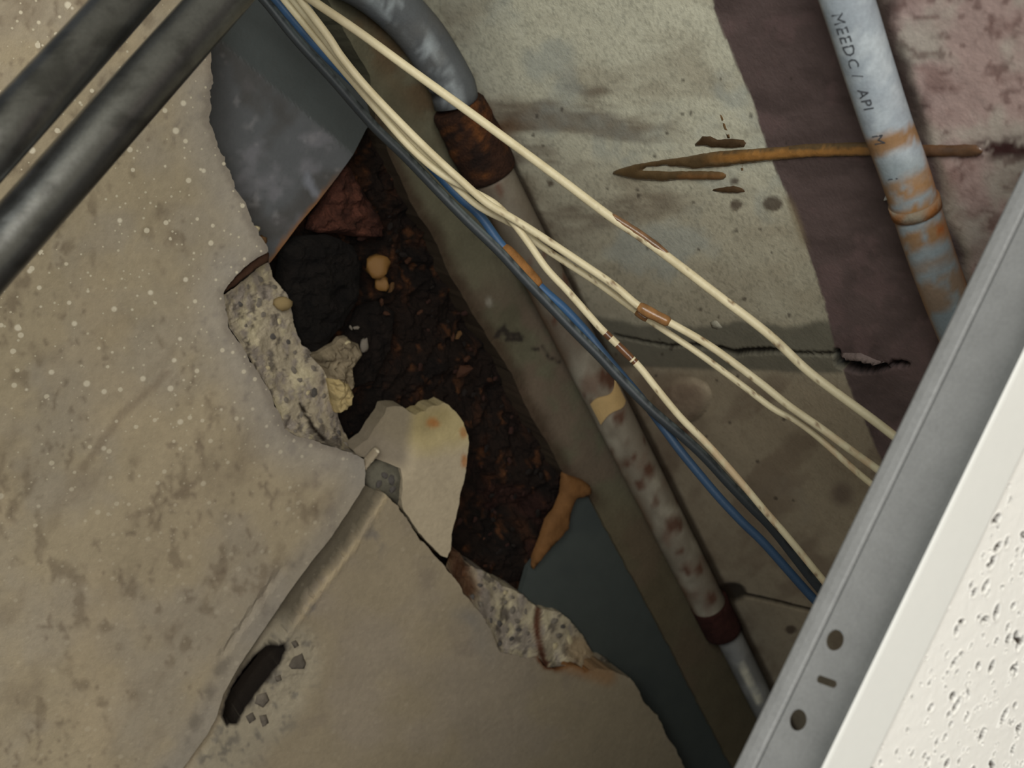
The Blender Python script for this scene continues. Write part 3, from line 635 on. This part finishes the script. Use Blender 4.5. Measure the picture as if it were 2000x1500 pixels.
# ================================================================== CORNER CONDUIT
AX = lambda s, r: _a+WD*s-WN*(r+.002)-UP*(r+.002)
r1 = .0158
def pipe_col(x, y, s, a):
    c = np.tile(S(132, 122, 106), (len(x), 1))
    c = mixc(c, S(172, 164, 146), sst(.45, .7, fbm(x, y, 40, 121))*.7)
    c = mixc(c, S(120, 92, 76), sst(.55, .75, fbm(x, y, 50, 122))*.6)
    c = mixc(c, S(96, 87, 74), sst(760, 640, y)*.75)
    rs = sst(.68, .76, fbm(x*1.2, y*.8, 26, 123))
    for (px, py, r) in ((1225, 905, 9), (1268, 918, 15), (1250, 948, 9), (1318, 1024, 18), (1330, 1078, 8), (1366, 1112, 9), (1388, 1170, 12), (1195, 740, 22), (1180, 735, 14), (1210, 815, 14)):
        rs = np.maximum(rs, sst(r+3, r-4, np.hypot((x-px)*1.1, y-py)+8*(fbm(x, y, 10, 124)-.5)))
    c = mixc(c, S(86, 48, 30), rs*.85)
    c = mixc(c, S(110, 74, 44), sst(.5, 1.6, a)*sst(.4, .65, fbm(x, y, 50, 125))*.7)
    return c
def bend_col(x, y, s, a):
    c = np.tile(S(90, 93, 95), (len(x), 1))
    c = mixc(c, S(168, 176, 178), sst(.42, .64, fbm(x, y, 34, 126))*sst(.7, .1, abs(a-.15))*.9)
    c = mixc(c, S(92, 90, 86), sst(.5, .7, fbm(x, y, 60, 127))*.5)
    return c
cond = thing('corner_conduit', AX(.25, r1), 'thick weathered conduit with a rusted coupling along the wall and soffit corner', 'conduit')
bend_px = [(655, -60), (715, -30), (772, 14), (822, 68), (858, 122), (884, 168)]
bp = catmull([(x, y, 0) for x, y in bend_px], 8)[:, :2]
s_start = .015
bendP = hz(bp[:, 0], bp[:, 1], H0-r1-.002)
s_at = lambda y: np.interp(y, [proj(AX(s, r1))[1] for s in np.linspace(-.1, 1, 120)], np.linspace(-.1, 1, 120))
sb = s_at(205)
bt = bendP[-1]; tgt = AX(sb, r1)
bendP = np.vstack([bendP, bt*.5+tgt*.5, tgt])
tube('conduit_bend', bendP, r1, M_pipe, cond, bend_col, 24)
sA, sB = s_at(206), s_at(342)
rustc = lambda x, y, s, a: mixc(mixc(np.tile(S(56, 35, 24), (len(x), 1)), S(106, 64, 32), sst(.5, .68, fbm(x, y, 26, 128))*.9), S(34, 24, 20), sst(.55, .7, fbm(x, y, 36, 129))*.8)
ss = np.linspace(sA, sB, 26)
tag(tube('coupling', [AX(s, r1) for s in ss], np.interp(np.arange(26), [0, 1, 12, 24, 25], [.0175, .019, .0205, .0195, .0175]), M_rust, cond, rustc, 28, rough=.05, seed=5), 'heavily rusted coupling')
sC = s_at(1196)
ss = np.linspace(sB-.002, sC, 90)
tube('conduit_run', [AX(s, r1) for s in ss], r1, M_pipe, cond, pipe_col, 24)
sD = s_at(1232)
tag(tube('coupling', [AX(s, r1)+WN*.001 for s in np.linspace(sC-.012, sD, 12)], .0178, M_rust, cond, lambda x, y, s, a: np.tile(S(66, 36, 30), (len(x), 1))*(1+.6*(fbm(x, y, 14, 130)-.5))[:, None], 26, rough=.04), 'dark rusted end coupling')
def tail_col(x, y, s, a):
    c = np.tile(S(128, 126, 122), (len(x), 1)); c = mixc(c, S(220, 212, 190), sst(8, 3, dline(x, y, [(1448, 1296), (1462, 1330), (1482, 1372)])+5*(fbm(x, y, 9, 131)-.5)))
    return mixc(c, S(160, 158, 154), sst(.5, .7, fbm(x, y, 30, 132))*.6)
tube('conduit_run', [AX(s, r1)+WN*.004+WD*0 for s in np.linspace(sD-.004, 1.3, 180)], .0125, M_pipe, cond, tail_col, 20)
# tan strip stuck on the conduit
st_ = s_at(772); c0 = AX(st_, r1)
Vt = []; Ft = []
vw = -c0/np.linalg.norm(c0); Aa = vw-(vw@WD)*WD; Aa /= np.linalg.norm(Aa); Bb = np.cross(WD, Aa)
NA = 12
for i in range(NA):
    an = -.95+1.75*i/(NA-1)
    for k in range(2):
        off = (-.009 if k == 0 else .010)+.003*math.sin(i*.55+k)+.010*(i/NA)-.005
        for rr_ in (r1+.0006, r1+.0016):
            Vt.append(c0+WD*off+(math.cos(an)*Aa+math.sin(an)*Bb)*rr_)
for i in range(NA-1):
    b0 = i*4; b1 = b0+4
    Ft += [[b0+1, b1+1, b1+3, b0+3], [b0, b0+2, b1+2, b1], [b0, b1, b1+1, b0+1], [b0+2, b0+3, b1+3, b1+2]]
Ft += [[0, 1, 3, 2], [NA*4-4, NA*4-2, NA*4-1, NA*4-3]]
tag(mk('tape_strip', Vt, Ft, M_tape, cond), 'torn tan tape strip')

# ================================================================== WALL CONDUIT WITH PRINT
r2 = .0101
cp = catmull([(1612, -120, 0), (1654, 0, 0), (1692, 120, 0), (1731, 240, 0), (1766, 336, 0), (1812, 480, 0), (1848, 580, 0), (1880, 660, 0), (1930, 790, 0)], 10)[:, :2]
CPw = wall(cp[:, 0], cp[:, 1], r2+.001)
def wcol(x, y, s, a):
    c = np.tile(S(150, 158, 164), (len(x), 1)); c = mixc(c, S(178, 185, 188), sst(.45, .65, fbm(x, y, 40, 141))*.7)
    c = mixc(c, S(140, 146, 152), sst(.5, .7, fbm(x, y, 22, 142))*.5)
    c = mixc(c, S(116, 126, 128), sst(285, 330, y)*.7)  # shading of the lower run painted in as a darker tone
    yy = y-.25*(1730-x)*0+(x-1730-(y-240)*.34)*.35            # rings across the pipe
    n = fbm(x, y, 22, 143)
    for (y0, y1, w) in ((262, 292, .9), (268, 286, .5), (348, 384, .8), (368, 382, .7), (402, 422, 1), (448, 480, .9), (508, 522, .5), (540, 600, .7)):
        c = mixc(c, S(136, 100, 60), sst(y0-8, y0+4, yy+14*(n-.5))*sst(y1+8, y1-4, yy+14*(n-.5))*w*sst(.25, .5, n+.08))
    c = mixc(c, S(146, 78, 28), sst(15, 4, np.hypot(x-1838, y-448))*.9)
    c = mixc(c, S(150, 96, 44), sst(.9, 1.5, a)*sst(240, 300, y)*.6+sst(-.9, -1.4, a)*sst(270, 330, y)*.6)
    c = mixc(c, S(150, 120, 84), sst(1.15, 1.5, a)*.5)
    return c
wcond = thing('wall_conduit', CPw[len(CPw)//2], 'pale galvanised conduit with printed letters and orange rust rings on the wall', 'conduit')
tube('conduit_run', CPw, r2, M_pipe, wcond, wcol, 28)
tag(tube('coupling', CPw[(cp[:, 1] > 392) & (cp[:, 1] < 414)], r2+.0007, M_crust, wcond, lambda x, y, s, a: mixc(np.tile(S(126, 118, 102), (len(x), 1)), S(136, 88, 46), sst(.3, .6, fbm(x, y, 18, 145))), 24), 'thin rusty ring')
def pipe_text(txt, x, y, size, ang):
    cu = bpy.data.curves.new('t', 'FONT'); cu.body = txt; cu.size = size; cu.resolution_u = 2; cu.align_y = 'CENTER'; cu.space_character = 1.15
    t = bpy.data.objects.new('t', cu); COL.objects.link(t)
    dg = bpy.context.evaluated_depsgraph_get(); me = t.evaluated_get(dg).to_mesh()
    v = np.array([p.co[:] for p in me.vertices]); fc = [list(p.vertices) for p in me.polygons]
    t.evaluated_get(dg).to_mesh_clear(); bpy.data.objects.remove(t)
    c = wall(np.array([x, x+10*.335]), np.array([y, y+10.0]), r2+.001); A = c[1]-c[0]; A /= np.linalg.norm(A)
    vw = -c[0]/np.linalg.norm(c[0]); Cn = vw-(vw@A)*A; Cn /= np.linalg.norm(Cn); B = np.cross(A, Cn)
    if B@XC < 0: B = -B
    th = ang+v[:, 1]/r2
    V = c[0]+v[:, 0:1]*A+(r2+.00025)*(np.cos(th)[:, None]*Cn+np.sin(th)[:, None]*B)
    o = mk('printing', V, fc, M_ink, wcond); return o
for (t, x, y, sz) in (('MEED', 1653, 2, .0068), ('C /', 1682, 90, .0062), ('API', 1702, 150, .0062), ('M', 1730, 238, .0066), ('I', 1760, 322, .006)):
    pipe_text(t, x, y, sz, -.52)

# ================================================================== TOP-LEFT TUBES
def tubecol(x, y, s, a):
    c = np.tile(S(116, 117, 116), (len(x), 1)); return mixc(c, S(76, 76, 75), sst(.5, .7, fbm(x, y, 40, 151))*.6)
for i, (P, lab) in enumerate((([(-560, 890, .385), (-140, 425, .400), (0, 270, .405), (130, 128, .43), (245, 0, .455), (400, -175, .48), (700, -510, .53)], 'dark galvanised tube crossing the upper left corner, the outer of two'),
                              ([(-560, 1110, .385), (-160, 665, .400), (0, 485, .415), (220, 235, .440), (428, 0, .475), (580, -175, .50), (820, -450, .535)], 'dark galvanised tube over the broken concrete edge, nearest the cables'))):
    q = catmull(P, 12); W3 = ray(q[:, 0], q[:, 1])*q[:, 2][:, None]
    tb = thing('conduit', W3[len(W3)//2], lab, 'conduit')
    tube('conduit_run', W3, .0100+.0008*i, M_emt, tb, tubecol, 28)

# ================================================================== CABLES
def cable(name, pts, r, colfn, label, group, d0, d1, d2, m=M_cable, cat='cable', bulge=None):
    q = catmull([(x, y, 0) for x, y in pts], 7)[:, :2]; n = len(q); s = np.concatenate([[0], np.cumsum(np.linalg.norm(np.diff(q, axis=0), axis=1))]); s /= s[-1]
    D = np.interp(s, [0, .5, 1], [d0, d1, d2]); k = np.ones(31)/31; D = np.convolve(np.pad(D, 15, mode='edge'), k, 'valid')
    P = ray(q[:, 0], q[:, 1])*D[:, None]
    o = tube(name, P, r, m, None, colfn, 14); tag(o, label, cat, group)
    return o, q, P
WC = S(206, 193, 158)
def white_col(seed):
    def f(x, y, s, a):
        c = np.tile(WC, (len(x), 1)); c = mixc(c, S(188, 173, 137), sst(.5, .7, fbm(x, y, 60, seed))*.6)
        st = sst(.70, .76, fbm(x, y, 12, seed+1))*sst(300, 500, y)
        c = mixc(c, S(110, 80, 50), st*.8)
        c = mixc(c, S(190, 160, 124), sst(800, 900, y)*sst(.45, .6, fbm(x, y, 26, seed+2))*.7)
        return c
    return f
G_ = 'cream cables strung across the cavity'
w1 = cable('cable', [(500, -80), (560, -36), (612, 2), (700, 62), (800, 135), (900, 207), (1000, 280), (1100, 354), (1190, 422), (1250, 462), (1310, 506), (1400, 575), (1500, 652), (1575, 722), (1640, 772), (1700, 816), (1760, 862), (1830, 915)], .0024, white_col(161), 'cream cable hanging apart from the others, highest across the pale wall', G_, .60, .60, .56)
w2 = cable('cable', [(520, -80), (560, -35), (587, 0), (640, 70), (668, 112), (720, 175), (800, 258), (860, 316), (900, 352), (950, 396), (1002, 427), (1050, 457), (1130, 510), (1200, 558), (1251, 600), (1317, 635), (1390, 678), (1480, 744), (1540, 792), (1600, 834), (1660, 878), (1710, 914), (1790, 972)], .0022, white_col(165), 'cream cable, upper one of the twisted pair, with a brown drip at mid-length', G_, .60, .63, .60)
w3 = cable('cable', [(502, -80), (545, -32), (572, 0), (625, 66), (682, 138), (740, 205), (800, 274), (870, 345), (930, 400), (985, 430), (1014, 446), (1056, 480), (1110, 516), (1170, 555), (1233, 601), (1270, 627), (1360, 687), (1450, 753), (1510, 798), (1555, 822), (1600, 856), (1660, 910), (1700, 944), (1780, 1010)], .0019, white_col(169), 'cream cable, lower one of the twisted pair ending behind the grid runner', G_, .612, .645, .61)
w4 = cable('cable', [(488, -80), (530, -34), (556, 0), (612, 68), (680, 148), (740, 218), (800, 286), (860, 338), (920, 372), (966, 398), (999, 431), (1032, 474), (1068, 525), (1110, 570), (1155, 621), (1174, 642), (1215, 682), (1250, 718), (1285, 762), (1330, 816), (1375, 861), (1411, 900), (1450, 945), (1495, 999), (1537, 1047), (1605, 1130), (1670, 1210)], .0021, white_col(173), 'cream cable running lowest, peeling off beside the blue and black ones', G_, .622, .632, .64)
def blue_col(x, y, s, a):
    c = np.tile(S(54, 90, 128), (len(x), 1)); c = mixc(c, S(42, 64, 90), sst(.45, .7, fbm(x, y, 60, 181))*.6); c = mixc(c, S(44, 62, 82), sst(1080, 1200, x)*.8)
    return c
bl = cable('cable', [(470, -80), (512, -32), (542, 2), (595, 64), (648, 120), (700, 170), (735, 208), (787, 267), (840, 323), (892, 379), (938, 422), (976, 474), (1015, 518), (1060, 565), (1102, 602), (1144, 647), (1182, 695), (1222, 742), (1262, 790), (1296, 836), (1330, 882), (1366, 926), (1405, 972), (1450, 1020), (1495, 1064), (1585, 1165), (1660, 1240)], .0027, blue_col, 'blue cable lying against the black cable, partly caked in orange rust', None, .640, .668, .672)
def black_col(x, y, s, a):
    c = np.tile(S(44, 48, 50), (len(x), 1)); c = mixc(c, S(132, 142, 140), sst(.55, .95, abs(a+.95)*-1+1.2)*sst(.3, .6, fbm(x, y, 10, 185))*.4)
    return c
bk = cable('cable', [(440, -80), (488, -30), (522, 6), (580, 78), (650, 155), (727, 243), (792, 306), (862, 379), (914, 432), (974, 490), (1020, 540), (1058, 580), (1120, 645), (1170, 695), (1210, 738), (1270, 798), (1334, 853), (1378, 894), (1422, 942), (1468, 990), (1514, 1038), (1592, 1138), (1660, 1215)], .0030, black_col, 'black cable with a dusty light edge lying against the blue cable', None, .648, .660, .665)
def coat(cb, x0, x1, r, c, seed, name='rust_drip', lab=None, off=0, m=M_drip):
    o, q, P = cb; k = np.where((q[:, 0] >= x0) & (q[:, 0] <= x1))[0]; Q = P[k]; n = len(k); t = np.linspace(0, 1, n)
    rad = r*(.55+.45*np.sqrt(np.clip(1-(2*t-1)**4, 0, 1)))*(1+.25*(fbm(t*14, t*0, 1.5, seed)-.5))
    if off: Q = Q+off*(.7*XC+.7*YC)[None, :]-off*.8*fw[None, :]
    h = tube(name, Q, rad, m, o, lambda x, y, s, a: np.tile(c, (len(x), 1))*(1+.9*(fbm(x, y, 14, seed)-.5))[:, None], 14)
    if lab: tag(h, lab)
    return h
coat(w1, 1188, 1308, .0021, S(112, 82, 56), 191, off=.0009, lab='brown water drip along the cable')
coat(w2, 1240, 1316, .0032, S(132, 94, 56), 192, lab='brown water drip')
coat(w3, 1238, 1272, .0024, S(120, 84, 50), 193)
coat(w4, 1172, 1252, .0022, S(96, 64, 40), 194, lab='brown water drip')
coat(bl, 978, 1058, .0043, S(142, 98, 54), 195, 'rust_crust', 'orange rust caking', m=M_crust)
coat(bk, 970, 982, .0032, S(200, 190, 170), 196, 'lime_crust', 'whitish crust', m=M_crust)
coat(w4, 1106, 1116, .0023, S(40, 32, 26), 197, 'dark_spot')
coat(w4, 1149, 1158, .0024, S(60, 46, 32), 198, 'dark_spot')

# ================================================================== CEILING GRID RUNNER
YW = .3405; zb, zt = ZT, ZT+.040
XL, XR = -.42, .172
run = thing('grid_runner', (0, YW, zb), 'galvanised steel ceiling grid runner with a white lower flange beside the white tile', 'ceiling grid')
def web_xy(px, py):
    r = ray(px, py); p = r*YW/r[1]; return p[0], p[2]
holes = []
for (cx, cy, rx, rz) in ((1630, 1250, .0037, .0037), (1558, 1406, .0037, .0037)):
    hx, hzz = web_xy(cx, cy); holes.append([(hx+rx*math.cos(t), hzz+rz*math.sin(t)) for t in np.arange(20)*math.pi/10])
p_, q_ = np.array(web_xy(1600, 1326)), np.array(web_xy(1628, 1336)); ta = math.atan2(*(q_-p_)[::-1])
cap = []
for t in np.linspace(-math.pi/2, math.pi/2, 7): cap.append(tuple(q_+.0013*np.array([math.cos(t+ta), math.sin(t+ta)])))
for t in np.linspace(math.pi/2, 1.5*math.pi, 7): cap.append(tuple(p_+.0013*np.array([math.cos(t+ta), math.sin(t+ta)])))
holes.append(cap)
ol = [(XL, zb), (XR, zb), (XR, zt-.0087), (XL, zt-.0087)]
P2 = []; E2_ = []
for lp in [ol]+holes:
    n = len(P2); P2 += [Vector(p) for p in lp]; E2_ += [(n+i, n+(i+1) % len(lp)) for i in range(len(lp))]
for xx in np.arange(XL+.01, XR-.005, .01):
    for zz in (zb+.011, zb+.029): P2.append(Vector((xx, zz)))
vs, es, fs, *_ = delaunay_2d_cdt(P2, E2_, [], 0, 1e-7)
vv = np.array([v[:] for v in vs]); ff = np.array([t[:] for t in fs]); cc = vv[ff].mean(1)
kp = np.ones(len(ff), bool)
for h in holes: kp &= ~inside(cc[:, 0], cc[:, 1], h)
ff = ff[kp]; V3 = np.stack([vv[:, 0], np.full(len(vv), YW), vv[:, 1]], 1)
V3s, fl, ids = skirt(V3, ff, np.array([0, .0007, 0]))
n0 = len(V3s); V3s = np.vstack([V3s, V3+np.array([0, .0007, 0])]); fl = fl+[[int(a)+n0 for a in t[::-1]] for t in ff]
mk('web', V3s, fl, M_galv, run)
def extr(name, prof, m, parent, x0=XL, x1=XR, smooth=False):
    n = len(prof); V = [(x0, y, z) for y, z in prof]+[(x1, y, z) for y, z in prof]
    Fc = [[i, (i+1) % n, n+(i+1) % n, n+i] for i in range(n)]+[list(range(n))[::-1], [n+i for i in range(n)]]
    return mk(name, V, Fc, m, parent, None, smooth)
bul = [(YW+.0016, zt-.0090), (YW+.0016, zt-.0078), (YW-.0004, zt-.0076), (YW-.0007, zt-.0070), (YW-.0009, zt-.004), (YW-.0007, zt-.001), (YW-.0002, zt), (YW+.0026, zt), (YW+.0036, zt-.001), (YW+.0039, zt-.004), (YW+.0036, zt-.0075), (YW+.0030, zt-.0090)]
extr('bulb', bul, M_galv, run)
fla = [(YW-.0122, zb), (YW-.0124, zb+.0004), (YW-.0119, zb+.0009), (YW+.0119, zb+.0009), (YW+.0124, zb+.0004), (YW+.0122, zb), (YW+.011, zb-.0003), (YW-.011, zb-.0003)]
extr('flange', fla, M_white, run)
# ------------------------------------------------------------------ tile
Zt = zb+.0013; Y0 = YW+.0012
x0, x1, y0, y1, dd = -.10, .08, Y0, .49, .00042
gx = np.arange(x0, x1+1e-6, dd); gx[-1] = x1; gy = np.arange(y0, y1+1e-6, dd); gy[-1] = y1
GX, GY = np.meshgrid(gx, gy, indexing='ij'); zz = np.zeros(GX.shape)
rt = np.random.RandomState(9)
for i in range(680):
    cx, cy = rt.uniform(x0, x1), rt.uniform(YW+.0135, y1); big = rt.rand()
    ra = .00045+.0008*big**2.5; rb = ra*rt.uniform(1, 2.0); an = rt.normal(-.45, .5)
    ex = (GX-cx)*math.cos(an)+(GY-cy)*math.sin(an); ey = -(GX-cx)*math.sin(an)+(GY-cy)*math.cos(an)
    q = (ex/rb)**2+(ey/ra)**2
    zz += np.where(q < 6, (.0040*np.sqrt(ra/.0009))*np.exp(-q**2*.6)-.00025*np.exp(-(np.sqrt(q)-1.7)**2*6), 0)
zz += .0002*(fbm(GX*1000, GY*1000, 2.2, 14)-.5)
edge = np.minimum(np.minimum(GX-x0, x1-GX), np.minimum(GY-y0, y1-GY)); zz *= np.clip(edge/.003, 0, 1)
nx, ny = GX.shape; TV = np.stack([GX.ravel(), GY.ravel(), Zt+zz.ravel()], 1)
i, j = np.meshgrid(np.arange(nx-1), np.arange(ny-1), indexing='ij'); a = (i*ny+j).ravel(); TF = np.stack([a, a+1, a+ny+1, a+ny], 1).tolist()
def wx(y, m=.004): return (WO-m-WN[1]*y)/WN[0]
extra = []
def poly(pts):
    n = len(TV)+len(extra); extra.extend([(p[0], p[1], p[2] if len(p) > 2 else Zt) for p in pts]); TF.append([n+i for i in range(len(pts))])
outl = [(-.42, Y0), (x0, Y0), (x1, Y0), (wx(Y0), Y0), (wx(.93), .93), (-.42, .93)]
poly([(-.42, Y0), (-.42, .93), (x0, .93) if wx(.93) > x0 else (wx(.93), .93), (x0, (WO-.004-WN[0]*x0)/WN[1]), (x0, Y0)])
poly([(x0, y1), (x0, (WO-.004-WN[0]*x0)/WN[1]), (x1, (WO-.004-WN[0]*x1)/WN[1]), (x1, y1)])
poly([(x1, Y0), (x1, (WO-.004-WN[0]*x1)/WN[1]), (wx(Y0), Y0)])
top = [(-.42, Y0), (wx(Y0), Y0), (wx(.93), .93), (-.42, .93)]
poly([(x, y, Zt+.014) for x, y in top])
for p, q in zip(top, top[1:]+top[:1]): poly([(p[0], p[1], Zt), (p[0], p[1], Zt+.014), (q[0], q[1], Zt+.014), (q[0], q[1], Zt)])
tcol = mixc(np.tile(S(234, 231, 225), (len(TV), 1)), S(64, 55, 48), sst(.0004, .0012, zz.ravel()))  # pit insides: greyer fibre, with their shade painted into the colour
tile = mk('ceiling_tile', np.vstack([TV, np.array(extra)]), TF, M_tile, None, np.vstack([tcol, np.tile(S(234, 231, 225), (len(extra), 1))]))
tag(tile, 'white mineral ceiling tile with small pits and fissures, resting on the grid runner', 'ceiling tile')
